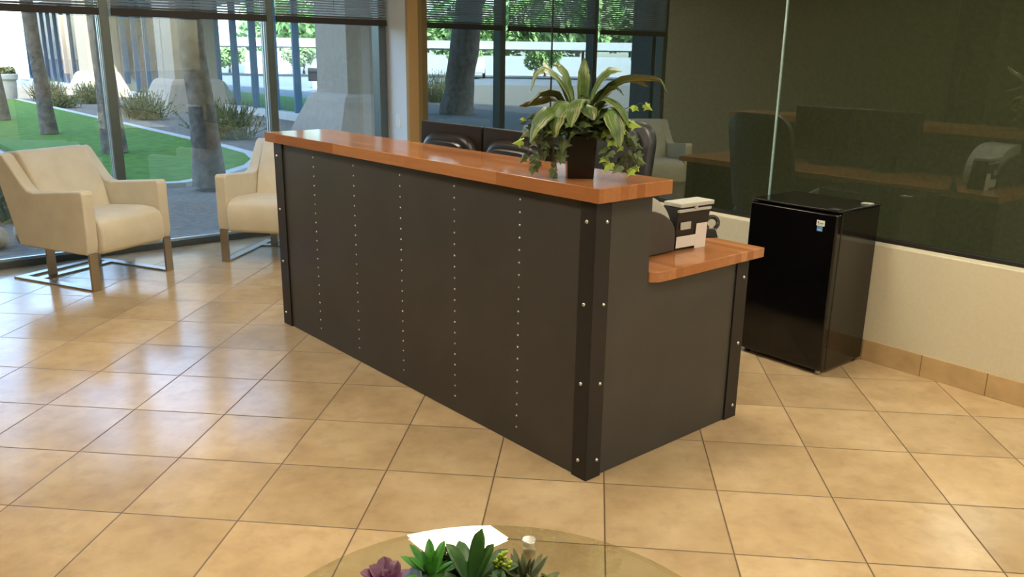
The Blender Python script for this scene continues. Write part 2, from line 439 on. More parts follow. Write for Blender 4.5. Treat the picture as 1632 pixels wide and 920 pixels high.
# prism on 'y' maps (a,b,c)->(b,c,a): rebuild explicitly for clarity
def xz_prism(poly, y0, y1):
    m = MB(); n = len(poly)
    vs = [(x, y0, z) for x, z in poly] + [(x, y1, z) for x, z in poly]
    m.add(vs, [tuple(range(n)), tuple(range(2*n-1, n-1, -1))] + [(i, n+i, n+(i+1)%n, (i+1)%n) for i in range(n)]); return m
prof = [(.022,.002),(LX-.004,.002),(LX-.004,.708),(.295,.708),(.295,1.036),(.022,1.036)]
xz_prism(prof, .004, .022).build('side_panel', M['steel'], desk)
xz_prism(prof, LY-.022, LY-.004).build('side_panel', M['steel'], desk)
mb = MB(); mb.box(.275, .295, .022, LY-.022, .70, 1.036); mb.build('inner_panel', M['steel'], desk)
# corner angles: L sections standing proud of the panels
def angle(cx, cy, sx, sy, wx, wy, z1):
    m = MB(); th = .006
    x0, x1 = sorted((cx, cx + sx*wx)); y0, y1 = sorted((cy, cy + sy*th)); m.box(x0, x1, y0, y1, 0, z1)
    x0, x1 = sorted((cx, cx + sx*th)); y0, y1 = sorted((cy + sy*th, cy + sy*wy)); m.box(x0, x1, y0, y1, 0, z1)
    return m
angle(-.004, -.004, 1, 1, .078, .075, 1.036).build('corner_angle', M['angle'], desk, .0015)
angle(-.004, LY+.004, 1, -1, .078, .095, 1.036).build('corner_angle', M['angle'], desk, .0015)
angle(LX+.004, -.004, -1, 1, .082, .075, .708).build('corner_angle', M['angle'], desk, .0015)
angle(LX+.004, LY+.004, -1, -1, .082, .075, .708).build('corner_angle', M['angle'], desk, .0015)
# butcher block counters
mb = MB(); mb.box(-.022, .362, -.03, LY+.07, 1.037, 1.088); mb.build('counter_top', M['wood'], desk, .003)
mb = MB(); mb.prism([(.296,-.001),(.332,-.026),(LX+.075,-.026),(LX+.075,LY+.03),(.296,LY+.03)], .709, .750); mb.build('worktop', M['wood'], desk, .003)
# bolts
bm_ = MB(); bm_.lathe([(.0001,.0085),(.004,.008),(.0065,.006),(.0078,.003),(.0078,0)][::-1], 8)
bolt_me = None
def bolt(x, y, z, face):
    global bolt_me
    if bolt_me is None:
        o = bm_.build('bolt', M['bolt'], desk, 0, True); bolt_me = o.data
    else:
        o = bpy.data.objects.new('bolt', bolt_me); COL.objects.link(o); o.parent = desk
    o.location = (x, y, z); o.rotation_euler = (R(90),0,0) if face == 'y' else (0, R(-90), 0)
for z in (.967,.672,.375,.073):
    bolt(-.004, .036, z, 'x'); bolt(.048, -.004, z, 'y'); bolt(-.004, LY-.036, z, 'x')
for z in (.635,.345,.060): bolt(LX-.03, -.004, z, 'y')
rv = MB(); rv.lathe([(.0042,0),(.0040,.0015),(.0026,.003),(.0005,.0036)], 8)
rivet_me = None
for y in (.393, .80, 1.20, 1.60, 2.0):
    for k in range(20):
        if rivet_me is None: o = rv.build('rivet', M['rivet'], desk, 0, True); rivet_me = o.data
        else: o = bpy.data.objects.new('rivet', rivet_me); COL.objects.link(o); o.parent = desk
        o.location = (.004, y, .075 + k*.0484); o.rotation_euler = (0, R(-90), 0)

def dl(x, y, z=0):
    return DK + Vector((math.cos(DA)*x - math.sin(DA)*y, math.sin(DA)*x + math.cos(DA)*y, z))

# ------------------------------------------------------------------ monitors (backs to the viewer)
def monitor(x, y, rz, label):
    o = thing('computer_monitor', label, 'monitor', dl(x, y, .75), DA + rz, 'monitors behind the counter')
    # local: -x is the back (towards the viewer), y is width
    W = .245
    mb = MB(); mb.hexa([(-.012,-W,.115),(.022,-W,.115),(.022,W,.115),(-.012,W,.115)], [(-.002,-W,.43),(.030,-W,.43),(.030,W,.43),(-.002,W,.43)])
    mb.build('housing', M['blackplas'], o, .006)
    # arched bulge on the back
    mb = MB(); n = 40; vs = []
    rings = [(1.0, 0.0), (.97, .018), (.90, .030), (.86, .030), (.84, .052), (.70, .062), (.35, .066)]
    for rr, dp in rings:
        for k in range(n + 1):
            a = math.pi * k / n
            y_ = math.copysign(abs(math.cos(a))**.42, math.cos(a)) * W * .95 * rr; z_ = .10 + max(0, math.sin(a))**.6 * .287 * rr
            vs.append((-.012 + .010*(z_-.115)/.315 - dp, y_, z_))
    fs = [(i*(n+1)+k, i*(n+1)+k+1, (i+1)*(n+1)+k+1, (i+1)*(n+1)+k) for i in range(len(rings)-1) for k in range(n)]
    fs.append(tuple((len(rings)-1)*(n+1)+k for k in range(n+1)))
    fs.append(tuple(i*(n+1) for i in range(len(rings)))[::-1] + tuple((len(rings)-1-i)*(n+1)+n for i in range(len(rings)))[::-1])
    mb.add(vs, fs); mb.build('rear_cover', M['blackplas'], o, 0, True)
    mb = MB(); mb.hexa([(.0225,-W+.016,.14),(.024,-W+.016,.14),(.024,W-.016,.14),(.0225,W-.016,.14)], [(.0305,-W+.016,.415),(.032,-W+.016,.415),(.032,W-.016,.415),(.0305,W-.016,.415)])
    mb.build('screen', M['blackgloss'], o)
    mb = MB(); mb.box(-.075,-.03,-.05,.05,.015,.24); mb.build('stand_neck', M['blackplas'], o, .006)
    mb = MB(); mb.lathe([(.115,0),(.115,.008),(.10,.014),(.03,.02)], 28, (-.03,0,0)); mb.build('stand_base', M['blackplas'], o, 0, True)
    return o
monitor(.50, 1.49, R(1), 'black monitor seen from behind, the left one above the counter')
monitor(.50, .985, R(-1), 'black monitor seen from behind, nearer the potted plant')

# ------------------------------------------------------------------ office chair behind the plant
oc = thing('office_chair', 'black leather high-back office chair behind the potted plant', 'office chair', dl(1.25, 1.285), DA + R(96)); oc.scale = (1, 1, .975)
# local: faces +y?  the chair faces the desk, i.e. desk -x  ->  local +y
def rounded(w, h, r, n=8):
    pts = []
    for cx, cy, a0 in ((w-r, h-r, 0), (-w+r, h-r, 90), (-w+r, -h+r, 180), (w-r, -h+r, 270)):
        for k in range(n+1):
            a = R(a0 + 90*k/n); pts.append((cx + r*math.cos(a), cy + r*math.sin(a)))
    return pts
def shell(name, mat, parent, w, h, r, zc, y0, prof, lean=0.0):
    """prof: list of (inset, depth)"""
    mb = MB(); vs = []; rings = []
    for ins, dep in prof:
        ring = rounded(w - ins, h - ins, max(r - ins*.6, .01)); rings.append(len(ring))
        vs += [(x, y0 + dep - lean*z_ - .25*x*x*-1, zc + z_) for x, z_ in ring]
    n = rings[0]
    fs = [(i*n+k, (i+1)*n+k, (i+1)*n+(k+1)%n, i*n+(k+1)%n) for i in range(len(prof)-1) for k in range(n)]
    fs += [tuple(range(n)), tuple(reversed(range((len(prof)-1)*n, len(prof)*n)))]
    mb.add(vs, fs); o = mb.build(name, mat, parent, 0, True); return o
shell('backrest', M['leather'], oc, .27, .36, .13, .84, -.22, [(.02,-.06),(0,-.045),(0,-.01),(.015,.012),(.05,.022)], .18)
shell('back_cushion', M['leather'], oc, .205, .20, .07, .96, -.20, [(0,0),(0,.018),(.02,.036),(.06,.045)], .18)
shell('lumbar_cushion', M['leather'], oc, .205, .10, .06, .63, -.185, [(0,0),(0,.02),(.02,.038),(.05,.045)], .12)
mb = MB(); mb.prism(rounded(.25,.25,.09), .44, .53); mb.build('seat', M['leather'], oc, .03)
for sx in (-1, 1):
    mb = MB(); mb.tube([(sx*.25,-.12,.47),(sx*.31,-.12,.52),(sx*.32,-.1,.68),(sx*.32,.02,.70),(sx*.32,.16,.69),(sx*.31,.19,.66)], [.016,.018,.02,.026,.026,.016], 10)
    mb.build('armrest', M['blackplas'], oc, 0, True)
mb = MB(); mb.lathe([(.03,.10),(.03,.25),(.02,.25),(.02,.42),(.06,.43),(.06,.44)], 16); mb.build('gas_column', M['blackplas'], oc, 0, True)
for k in range(5):
    a = 2*math.pi*k/5 + .3; c, s = math.cos(a), math.sin(a)
    mb = MB(); mb.tube([(0,0,.12),(c*.15,s*.15,.10),(c*.29,s*.29,.075)], [.028,.024,.017], 8); mb.build('base_arm', M['blackplas'], oc, 0, True)
    mb = MB(); mb.tube([(c*.29-s*.022,s*.29+c*.022,.028),(c*.29+s*.022,s*.29-c*.022,.028)], .028, 14); mb.build('caster', M['blackplas'], oc, 0, True)

# ------------------------------------------------------------------ printer and label machine on the worktop
pr = thing('desk_printer', 'dark grey dome-topped desktop printer against the raised counter', 'printer', dl(.475, .27, .75), DA)
# profile in local x (away from the counter) / z, extruded along y
def dome(x0, x1, zt, n=12):
    pts = [(x0, .004), (x1, .004), (x1+.004, .05)]
    for k in range(n+1):
        a = R(90*k/n); pts.append((x0 + .02 + (x1 - x0 - .02 + .004)*math.cos(a)**.8 if k < n else x0 + .02, .07 + (zt - .07)*math.sin(a)))
    pts.append((x0, zt)); return pts
xz_prism(dome(-.16, .15, .195), -.12, -.10).build('side_cheek', M['charcoal'], pr, .006)
xz_prism(dome(-.16, .150, .258), -.10, .10).build('body', M['lgrey'], pr, .006)
lp = thing('receipt_machine', 'black box device with grey lid and pale stepped front on the worktop', 'receipt printer', dl(.742, .222, .75), DA + R(-4))
mb = MB(); mb.hexa([(-.098,-.065,0),(.085,-.065,0),(.085,.03,0),(-.098,.03,0)], [(-.098,-.078,.178),(.10,-.078,.178),(.10,.01,.178),(-.098,.01,.178)]); mb.build('body', M['blackplas'], lp, .003)
mb = MB(); mb.box(-.098,.105,-.09,.005,.180,.198); mb.build('lid', M['lgrey'], lp, .004)
mb = MB(); mb.box(-.098,.095,-.085,-.07,.160,.172); mb.box(-.012,.008,-.089,-.08,.170,.182); mb.build('lid_strip', M['lgrey'], lp, .002)
mb = MB(); mb.add([(-.095,-.072,.012),(.018,-.072,.012),(.018,-.072,0),(.085,-.072,0),(.085,-.0765,.105),(.018,-.0765,.105),(.018,-.074,.06),(-.095,-.074,.06)], [(0,1,6,7),(1,2,3,4,5,6)]); mb.build('front_plate', M['paper'], lp)
mb = MB(); mb.box(-.08,-.02,-.0795,-.076,.088,.118); mb.build('lens', M['lgrey'], lp)
# coiled cord loop
cd = thing('coiled_cord', 'small black coiled cord looped at the back of the worktop', 'cord', dl(1.0, .246, .75), R(8))
mb = MB(); pts = []
for k in range(300):
    t = k/299; a = R(-60 + 300*t); cx = .028*math.cos(a); cz = .062 + .028*math.sin(a); w = 2*math.pi*22*t
    pts.append((cx + .008*math.cos(w)*math.cos(a), .008*math.sin(w), cz + .008*math.cos(w)*math.sin(a)))
mb.tube(pts, .0025, 5); mb.build('coil', M['blackplas'], cd, 0, True)
mb = MB(); mb.hexa([(-.028,-.018,0),(.03,-.018,0),(.03,.018,0),(-.028,.018,0)], [(-.018,-.012,.036),(.018,-.012,.036),(.018,.012,.036),(-.018,.012,.036)]); mb.build('cord_foot', M['blackplas'], cd, .004)

# ------------------------------------------------------------------ mini fridge
FA = R(-45.6)
fr = thing('mini_fridge', 'glossy black mini fridge against the low wall, right of the desk', 'fridge', (2.694, 1.217, 0), FA)
# local: -x runs along the front to the left, y towards the wall
FW, FD, FH = .49, .395, .828
mb = MB(); mb.box(-FW+.003, -.003, .052, FD, .018, FH-.012); mb.build('cabinet', M['blackside'], fr, .006)
dm = MB(); dm.box(-FW, 0, 0, .047, .022, FH-.018); door = dm.build('door', M['blackgloss'], fr, .012, seg=3)
mb = MB(); mb.box(-FW, 0, .004, FD, FH-.011, FH); mb.build('top_panel', M['blackside'], fr, .004)
mb = MB(); mb.box(-.055,-.005,FD-.10,FD-.06,FH,FH+.006); mb.build('back_cap', M['lgrey'], fr, .002)
mb = MB(); mb.box(-.06,-.005,.005,.05,FH,FH+.004); mb.build('hinge_cover', M['blackplas'], fr, .002)
for x in (-FW+.04, -.03):
    for y in (.035, FD-.04):
        mb = MB(); mb.lathe([(.014,0),(.016,.004),(.012,.02)], 12, (x,y,0)); mb.build('foot', M['brushed'] if (x > -.1 and y < .1) else M['blackplas'], fr, 0, True)
st = MB(); st.box(-.105,-.063,-.0012,.0,.745,.772); s1 = st.build('white_sticker', M['stickw'], door)
st = MB()
for (x0,x1,z0,z1) in ((-.099,-.094,.755,.766),(-.091,-.087,.755,.760),(-.085,-.081,.755,.760),(-.079,-.075,.755,.760),(-.073,-.069,.755,.760),(-.100,-.069,.750,.7515)): st.box(x0,x1,-.0016,-.0011,z0,z1)
st.build('sticker_print', M['ink'], s1)
st = MB(); st.box(-.101,-.072,-.0012,0,.719,.7445); s2 = st.build('blue_sticker', M['stickb'], door)
st = MB(); st.box(-.097,-.077,-.0016,-.0011,.723,.729)
st.build('sticker_mark', simple('pale_blue_print', srgb(170,200,220), .6), s2)

# ------------------------------------------------------------------ armchairs
def yz_prism(poly, x0, x1):
    m = MB(); n = len(poly)
    vs = [(x0, y, z) for y, z in poly] + [(x1, y, z) for y, z in poly]
    m.add(vs, [tuple(range(n-1,-1,-1)), tuple(range(n, 2*n))] + [(i, (i+1)%n, n+(i+1)%n, n+i) for i in range(n)]); return m
def armchair(loc, rz, label):
    o = thing('armchair', label, 'armchair', loc, rz, 'cream armchairs by the windows')
    HW, AW = .342, .085
    arm = [(-.645,.245),(-.012,.238),(.004,.30),(.006,.635),(-.012,.652),(-.45,.612),(-.505,.622),(-.55,.66),(-.70,.835),(-.735,.85),(-.83,.838)]
    for sx in (-1, 1):
        x0, x1 = sorted((sx*HW, sx*(HW-AW)))
        yz_prism(arm, x0, x1).build('armrest', M['cream'], o, .018, seg=3)
    back = [(-.44,.38),(-.50,.60),(-.645,.84),(-.68,.862),(-.825,.845),(-.645,.25),(-.50,.25)]
    yz_prism(back, -(HW-AW)+.002, HW-AW-.002).build('backrest', M['cream'], o, .02, seg=3)
    seat = [(-.52,.25),(.0,.232),(.028,.245),(.04,.32),(.036,.40),(.015,.445),(-.04,.468),(-.13,.475),(-.46,.455)]
    yz_prism(seat, -(HW-AW)+.003, HW-AW-.003).build('seat', M['cream'], o, .016, seg=3)
    mb = MB(); mb.box(-.09,.02,-.30,-.16,.212,.245); mb.build('mechanism_plate', M['blackplas'], o, .003)
    for sx in (-1, 1):
        x0, x1 = sorted((sx*.335, sx*.275))
        mb = MB(); mb.box(x0, x1, -.018, .0, 0, .245); mb.build('leg', M['brushed'], o, .0015)
        x0, x1 = sorted((sx*.21, sx*.15))
        mb = MB(); mb.box(x0, x1, -.59, -.572, .012, .262); mb.build('leg', M['brushed'], o, .0015)
    mb = MB()
    for sx in (-1, 1):
        x0, x1 = sorted((sx*.335, sx*.275)); mb.box(x0, x1, -.765, -.018, .0, .012)
    mb.box(-.275, .275, -.765, -.705, 0, .012); mb.box(-.275, .275, -.61, -.55, 0, .012)
    mb.build('floor_frame', M['brushed'], o, .0015)
    return o
f1 = Vector((.946, -.325)); armchair((-1.531, 2.441, 0), math.atan2(-f1.x, f1.y), 'cream armchair at the far left, whole with steel sled base')
f2 = Vector((-.06, -.998)); armchair((-.858, 3.025, 0), math.atan2(-f2.x, f2.y), 'cream armchair half hidden behind the left end of the desk')

# ------------------------------------------------------------------ potted plant on the counter
PL = dl(.128, .212, 1.088)
pp = thing('potted_plant', 'leafy variegated plant with trailing ivy in a square black pot on the counter', 'potted plant', PL, R(-4)); pp.scale = (.87, .87, .87)
# local: x to the viewer's right, y away, z up
def rotz(v, a): c, s = math.cos(a), math.sin(a); return (v[0]*c - v[1]*s, v[0]*s + v[1]*c)
pa = R(10)
def sq(h, z): return [rotz((x*h, y*h), pa) + (z,) for x, y in ((-1,-1),(1,-1),(1,1),(-1,1))]
mb = MB(); mb.hexa(sq(.054, 0), sq(.062, .178)); mb.build('pot', M['pot'], pp, .004)
mb = MB(); mb.hexa(sq(.052, .176), sq(.050, .184)); mb.build('soil', M['soil'], pp)
def curve(pts, n=14):
    pts = [Vector(p) for p in pts]; P = [pts[0]*2 - pts[1]] + pts + [pts[-1]*2 - pts[-2]]; out = []
    m = len(pts) - 1
    for i in range(n+1):
        u = i/n*m; k = min(int(u), m-1); t = u - k; a, b, c, d = P[k:k+4]
        out.append(.5*((2*b) + (c-a)*t + (2*a-5*b+4*c-d)*t*t + (3*b-a-3*c+d)*t**3))
    return out
def wprof(n, w): return [max(.0015, w*(math.sin(math.pi*min(1, (i/n)*.93+.05))**.75)) for i in range(n+1)]
LILY = [ # px-like offsets in metres: lateral, depth, height above counter
 ([(-.02,0,.24),(-.07,.0,.38),(-.14,-.03,.46),(-.19,-.05,.44),(-.205,-.06,.36)], .055),
 ([(0,.02,.24),(.0,.02,.40),(.0,.03,.50)], .028),
 ([(.005,0,.24),(.05,.02,.40),(.10,.03,.46),(.155,.02,.45)], .045),
 ([(.01,-.02,.26),(.07,-.03,.36),(.16,-.04,.425),(.29,-.05,.43),(.345,-.06,.36)], .042),
 ([(-.02,-.02,.24),(-.09,-.04,.355),(-.16,-.06,.36),(-.21,-.07,.305)], .05),
 ([(.03,-.03,.25),(.10,-.07,.34),(.17,-.09,.30),(.20,-.10,.22)], .045),
 ([(-.01,-.03,.25),(-.05,-.09,.32),(-.09,-.13,.26),(-.095,-.14,.17)], .05),
 ([(-.02,.03,.24),(-.08,.07,.40),(-.14,.12,.45),(-.18,.15,.49)], .04),
 ([(.02,.03,.24),(.10,.09,.38),(.20,.14,.42),(.26,.18,.38)], .05),
 ([(-.03,.0,.24),(-.12,.03,.33),(-.21,.06,.31),(-.27,.08,.285)], .035),
 ([(.0,-.04,.24),(.03,-.10,.31),(.06,-.15,.25)], .045),
 ([(-.03,-.05,.22),(-.11,-.10,.29),(-.17,-.14,.23),(-.19,-.15,.15)], .046),
 ([(.04,-.05,.22),(.12,-.12,.29),(.16,-.15,.22),(.17,-.16,.14)], .046),
 ([(0,-.05,.23),(-.01,-.12,.33),(-.02,-.17,.30),(-.025,-.19,.22)], .04),
 ([(-.02,.0,.26),(-.05,.02,.40),(-.09,.02,.47),(-.12,.02,.48)], .036),
 ([(.02,-.01,.24),(.09,.0,.37),(.14,-.02,.385),(.17,-.03,.35)], .04)]
mb = MB()
for pts, w in LILY:
    c = curve(pts, 16); d = c[-1] - c[0]; sd = Vector((0,0,1)).cross(d)
    if sd.length < .05: sd = Vector((1,.3,0))
    sd = sd.normalized() + Vector((0,0,random.uniform(-.5,.5)))
    for i in range(1, len(c)): c[i] = c[i] + Vector((random.uniform(-1,1), random.uniform(-1,1), random.uniform(-1,1)))*.0025
    for i in range(len(c)): c[i].z = .20 + (c[i].z - .20)*.92
    mb.leaf(c, wprof(16, w*1.95), sd, .3)
mb.build('lily_leaves', M['lily'], pp, 0, True)
IVY = [(0,-.1),(.22,-.32),(.5,-.22),(.42,.02),(.72,.12),(.34,.28),(.26,.36),(0,.82),(-.26,.36),(-.34,.28),(-.72,.12),(-.42,.02),(-.5,-.22),(-.22,-.32)]
def ivy_leaf(mb, pos, direc, up, size):
    d = Vector(direc).normalized(); sd = d.cross(Vector(up)).normalized(); nn = sd.cross(d)
    vs = [Vector(pos) + nn*size*.06] ; uvs = [(.5,.3)]
    for x, y in IVY:
        vs.append(Vector(pos) + (sd*x*.62 + d*(y+.1)*.8)*size - nn*size*.25*abs(x)); uvs.append((x+.5, y+.3))
    n = len(IVY); mb.add(vs, [(0, 1+i, 1+(i+1)%n) for i in range(n)], uvs)
mi, my, ms = MB(), MB(), MB()
def vine(pts, n, size, young=.1):
    c = curve(pts, 3*n); ms.tube(c, .0016, 5)
    for k in range(n):
        p = c[min(len(c)-1, 3*k+2)]
        out = Vector((random.uniform(-1,1), random.uniform(-1,.5), random.uniform(-.9,.2))).normalized()
        q = p + out*size*.5
        ms.tube([p, q], .0009, 4)
        ivy_leaf(my if random.random() < young else mi, q, out + Vector((0,0,-.5)), Vector((random.uniform(-.3,.3), -.8, .7)), size*random.uniform(.75,1.15))
for side in (-1, 1):
    for k in range(5):
        y0 = random.uniform(-.08,.05)
        vine([(side*.03,y0*.4,.19),(side*(.09+.02*k),y0,.25),(side*(.13+.022*k),y0-.02,.19-.01*k),(side*(.13+.018*k),y0-.03,.09-.012*k)], 8, .06)
vine([(.05,-.02,.2),(.13,-.05,.22),(.19,-.07,.14),(.24,-.08,.05)], 9, .05, .2)
vine([(.05,-.0,.22),(.14,-.0,.27),(.22,-.02,.30),(.235,-.02,.31)], 4, .05, .9)
vine([(-.04,-.02,.2),(-.12,-.05,.2),(-.10,-.07,.10),(-.085,-.07,.03)], 9, .05, .1)
vine([(-.04,.0,.22),(-.14,.0,.2),(-.22,.02,.22),(-.25,.02,.24)], 4, .042, .5)
for (x, y, z, dx, dz, sz) in ((-.02,-.10,.215,-.2,-.6,.085),(.02,-.11,.235,.3,-.5,.08),(-.06,-.09,.16,-.1,-1,.085),(.06,-.10,.20,.5,-.6,.08),(-.10,-.08,.22,-.6,-.5,.08),(.11,-.08,.24,.6,-.3,.085),(-.07,-.08,.11,.0,-1,.075),(.0,-.09,.28,.1,-.2,.075),(-.13,-.05,.27,-.7,-.2,.08),(.15,-.05,.20,.5,-.8,.08)):
    ivy_leaf(mi, (x, y, z), (dx, -.35, dz), (0,-.8,.6), sz); ms.tube([(0,-.02,.18), (x*.7,y*.6,z), (x,y,z)], .0013, 4)
for k in range(140):
    a = random.uniform(0, 2*math.pi); r = .17*math.sqrt(random.random()); z = .19 + random.random()*.17*(1 - r/.26)
    p = (r*math.cos(a), r*.8*math.sin(a), z); out = Vector((math.cos(a), math.sin(a)-.5, random.uniform(-.8,.3)))
    ivy_leaf(my if random.random() < .14 else mi, p, out, (0,-.7,.7), random.uniform(.055,.085))
    if k % 3 == 0: ms.tube([(0,0,.18), (p[0]*.6,p[1]*.6,z-.01), p], .0012, 4)
for m_ in (mi, my, ms): m_.v = [(x, y, max(z, .003)) for x, y, z in m_.v]
mi.build('ivy_leaves', M['ivy'], pp); my.build('young_ivy_leaves', M['ivyl'], pp); ms.build('stems', M['stem'], pp, 0, True)

# ------------------------------------------------------------------ glass coffee table with succulents
TCc = Vector((1.397, -1.52, 0)); TZ = .42; TR = .508
tb = thing('coffee_table', 'round clear glass coffee table with steel leg caps at the bottom edge', 'coffee table', TCc, 0)
mb = MB(); n = 96
mb.add([(TR*math.cos(2*math.pi*k/n), TR*math.sin(2*math.pi*k/n), TZ) for k in range(n)], [tuple(range(n))])
mb.add([(TR*math.cos(2*math.pi*k/n), TR*math.sin(2*math.pi*k/n), TZ-.011) for k in range(n)], [tuple(range(n-1,-1,-1))])
top = mb.build('glass_top', M['tglass'], tb)
mb = MB(); vs = []
for k in range(n):
    a = 2*math.pi*k/n; vs += [(TR*math.cos(a), TR*math.sin(a), TZ-.0112), (TR*math.cos(a), TR*math.sin(a), TZ+.0001)]
mb.add(vs, [(2*k, (2*k+2)%(2*n), (2*k+3)%(2*n), 2*k+1) for k in range(n)]); mb.build('glass_edge', M['tedge'], top)
ca = Vector((1.427-1.397, -1.086+1.52, 0)); a0 = math.atan2(ca.y, ca.x)
for k in range(3):
    a = a0 + 2*math.pi*k/3; c = (.435*math.cos(a), .435*math.sin(a), 0)
    mb = MB(); mb.lathe([(.0165,TZ+.0005),(.0165,TZ+.012),(.0150,TZ+.0135),(.0008,TZ+.0138)], 24, c); mb.build('leg_cap', M['bolt'], tb, 0, True)
    mb = MB(); mb.lathe([(.022,0),(.022,.006),(.015,.010),(.015,TZ-.0118)], 20, c); mb.build('leg', M['brushed'], tb, 0, True)

sc = thing('succulent_bowl', 'low arrangement of mixed green and purple succulents on the glass table', 'succulents', (1.302, -1.365, TZ), 0)
mb = MB(); mb.lathe([(.06,.0),(.10,.010),(.125,.035),(.13,.045),(.115,.045),(.10,.035)], 36); mb.build('dish', simple('dark_dish', srgb(40,36,32), .4), sc, 0, True)
mb = MB(); mb.lathe([(.105,.03),(.105,.04),(.06,.052),(.001,.055)], 24); mb.build('soil', M['soil'], sc, 0, True)
def fat_leaf(mb, base, d, L, w, th, bend=.0, tip=.35):
    d = Vector(d).normalized(); sd = d.cross(Vector((0,0,1)))
    if sd.length < .05: sd = Vector((1,0,0))
    sd.normalize(); nn = sd.cross(d); m = 9; k = 8; vs = []; uvs = []
    for i in range(m+1):
        t = i/m; c = Vector(base) + d*L*t + Vector((0,0,-bend*L*t*t)) 
        wv = w*(.5 + .5*min(1, t*2.2))*(1 if t < 1-tip else max(.04, math.sqrt(max(0, 1-((t-(1-tip))/tip)**2)))); 
        for q in range(k):
            a = 2*math.pi*q/k; vs.append(c + sd*math.cos(a)*wv/2 + nn*(math.sin(a)*th/2*(wv/w) + .25*wv*abs(math.cos(a)))); uvs.append((.5+.5*math.cos(a), t))
    fs = [(i*k+q, i*k+(q+1)%k, (i+1)*k+(q+1)%k, (i+1)*k+q) for i in range(m) for q in range(k)] + [tuple(range(k-1,-1,-1)), tuple(m*k+q for q in range(k))]
    mb.add(vs, fs, uvs)
def rosette(name, mat, c, L, w, th, rings, lean=(0,0), tip=.35):
    mb = MB(); g = 0
    for nleaf, el, sc_ in rings:
        for k in range(nleaf):
            g += 1; a = 2*math.pi*(k/nleaf) + g*.37; e = R(el + random.uniform(-6,6))
            d = (math.cos(a)*math.cos(e) + lean[0], math.sin(a)*math.cos(e) + lean[1], math.sin(e))
            fat_leaf(mb, c, d, L*sc_*random.uniform(.9,1.1), w*sc_, th, .0, tip)
    return mb.build(name, mat, sc, 0, True)
# agave with long arching leaves
mb = MB()
for (d, L, w, bend) in [((.12,.30,1),.130,.033,.02),((.36,.10,.95),.118,.032,.05),((-.55,.30,.85),.112,.032,.05),((-.95,-.15,.75),.16,.036,.50),((.8,.1,.6),.12,.028,.1),((.45,-.5,.7),.12,.03,.2),((-.3,.6,.6),.12,.03,.15),((-.2,-.7,.6),.13,.03,.3),((.55,.5,.7),.12,.03,.15),((-.75,.5,.5),.13,.028,.3)]:
    fat_leaf(mb, (.03,.02,.05), d, L, w, .013, bend, .34)
mb.build('agave', M['agave'], sc, 0, True)
rosette('purple_rosette', M['purple'], (-.135,-.01,.062), .062, .04, .007, [(4,70,.75),(6,42,1),(6,15,1.05)], (-.05,-.1), .5)
rosette('purple_rosette', M['purple'], (-.175,-.055,.045), .05, .034, .007, [(4,70,.7),(6,35,1)], (0,0), .5)
rosette('blue_rosette', M['bluegreen'], (-.085,-.005,.062), .042, .026, .008, [(4,72,.7),(6,45,1),(7,15,1)], (0,0), .5)
rosette('star_rosette', M['bright'], (-.055,.03,.065), .075, .026, .006, [(4,75,.85),(6,50,1),(7,20,1.05)], (0,0), .8)
rosette('star_rosette', M['bright'], (-.025,-.05,.06), .06, .024, .006, [(4,75,.85),(6,45,1),(7,15,1)], (0,0), .8)
rosette('spiky_rosette', M['olive'], (.135,.02,.06), .08, .017, .006, [(5,78,.9),(8,55,1),(9,28,1)], (0,0), .9)
rosette('spiky_rosette', M['olive'], (.165,-.03,.055), .065, .016, .006, [(5,78,.9),(8,50,1),(8,20,1)], (0,0), .9)
rosette('spiky_rosette', M['agave'], (.10,-.04,.06), .07, .017, .006, [(5,78,.9),(8,55,1),(8,25,1)], (0,0), .9)
mb = MB()
for (cx, cy, h) in ((.088,.04,.125),(.098,.03,.11),(.078,.045,.105)):
    for k in range(22):
        a = k*2.4; z = .06 + (h-.06)*k/21; fat_leaf(mb, (cx,cy,z), (math.cos(a), math.sin(a), .7), .014, .008, .007, 0, .5)
mb.build('yellow_sedum', M['sedum'], sc, 0, True)
for (cx, cy, h) in ((-.025,.075,.10),(-.01,.085,.095),(-.04,.082,.09),(.19,.0,.10),(.195,-.03,.085),(.18,.02,.09)):
    mb = MB()
    for k in range(18):
        a = k*2.4; z = .05 + (h-.05)*k/17; fat_leaf(mb, (cx,cy,z), (math.cos(a), math.sin(a), .9), .018, .008, .006, 0, .6)
    mb.build('green_sedum', M['ivy'], sc, 0, True)
for k in range(30):
    mb = MB(); a = random.uniform(0, 6.28); r = random.uniform(.03,.15); fat_leaf(mb, (r*math.cos(a), r*math.sin(a), .052), (math.cos(a)*.5+random.uniform(-.4,.4), math.sin(a)*.5+random.uniform(-.4,.4), 1), random.uniform(.03,.06), .008, .005, 0, .6); mb.build('sprig', M['agave'], sc, 0, True)

exec_outdoor = True
# ================================================================== OUTDOORS
def pq(p, q, z=0): return PD*p + QD*q + Vector((0,0,z))
WQ = W0.dot(QD)
M['grass'] = simple('lawn_grass', srgb(84,116,46), .9, 0, .1, .25, 5, .6, 60)
M['gravel'] = simple('desert_gravel', srgb(118,110,98), .95, 0, .1, .25, 16, .8, 40)
M['concrete'] = simple('pale_concrete', srgb(178,176,168), .9, 0, .1, .06, 3)
M['asphalt'] = simple('pale_asphalt', srgb(120,122,124), .9, 0, .1, .08, 2)
M['stone'] = simple('column_stucco', srgb(150,138,122), .9, 0, .1, .06, 9, .3, 120)
M['bark'] = simple('grey_bark', srgb(112,104,94), .95, 0, .1, .4, 9, .9, 22)
M['bluemul'] = simple('blue_grey_mullion', srgb(70,96,120), .4, .4, .4, .05)
M['core'] = simple('slate_blue_core_wall', srgb(36,46,64), .6)
M['facglass'] = glass_mat('facade_glass', (.62,.78,.86,1), .03, (1,1,1,1), .35)
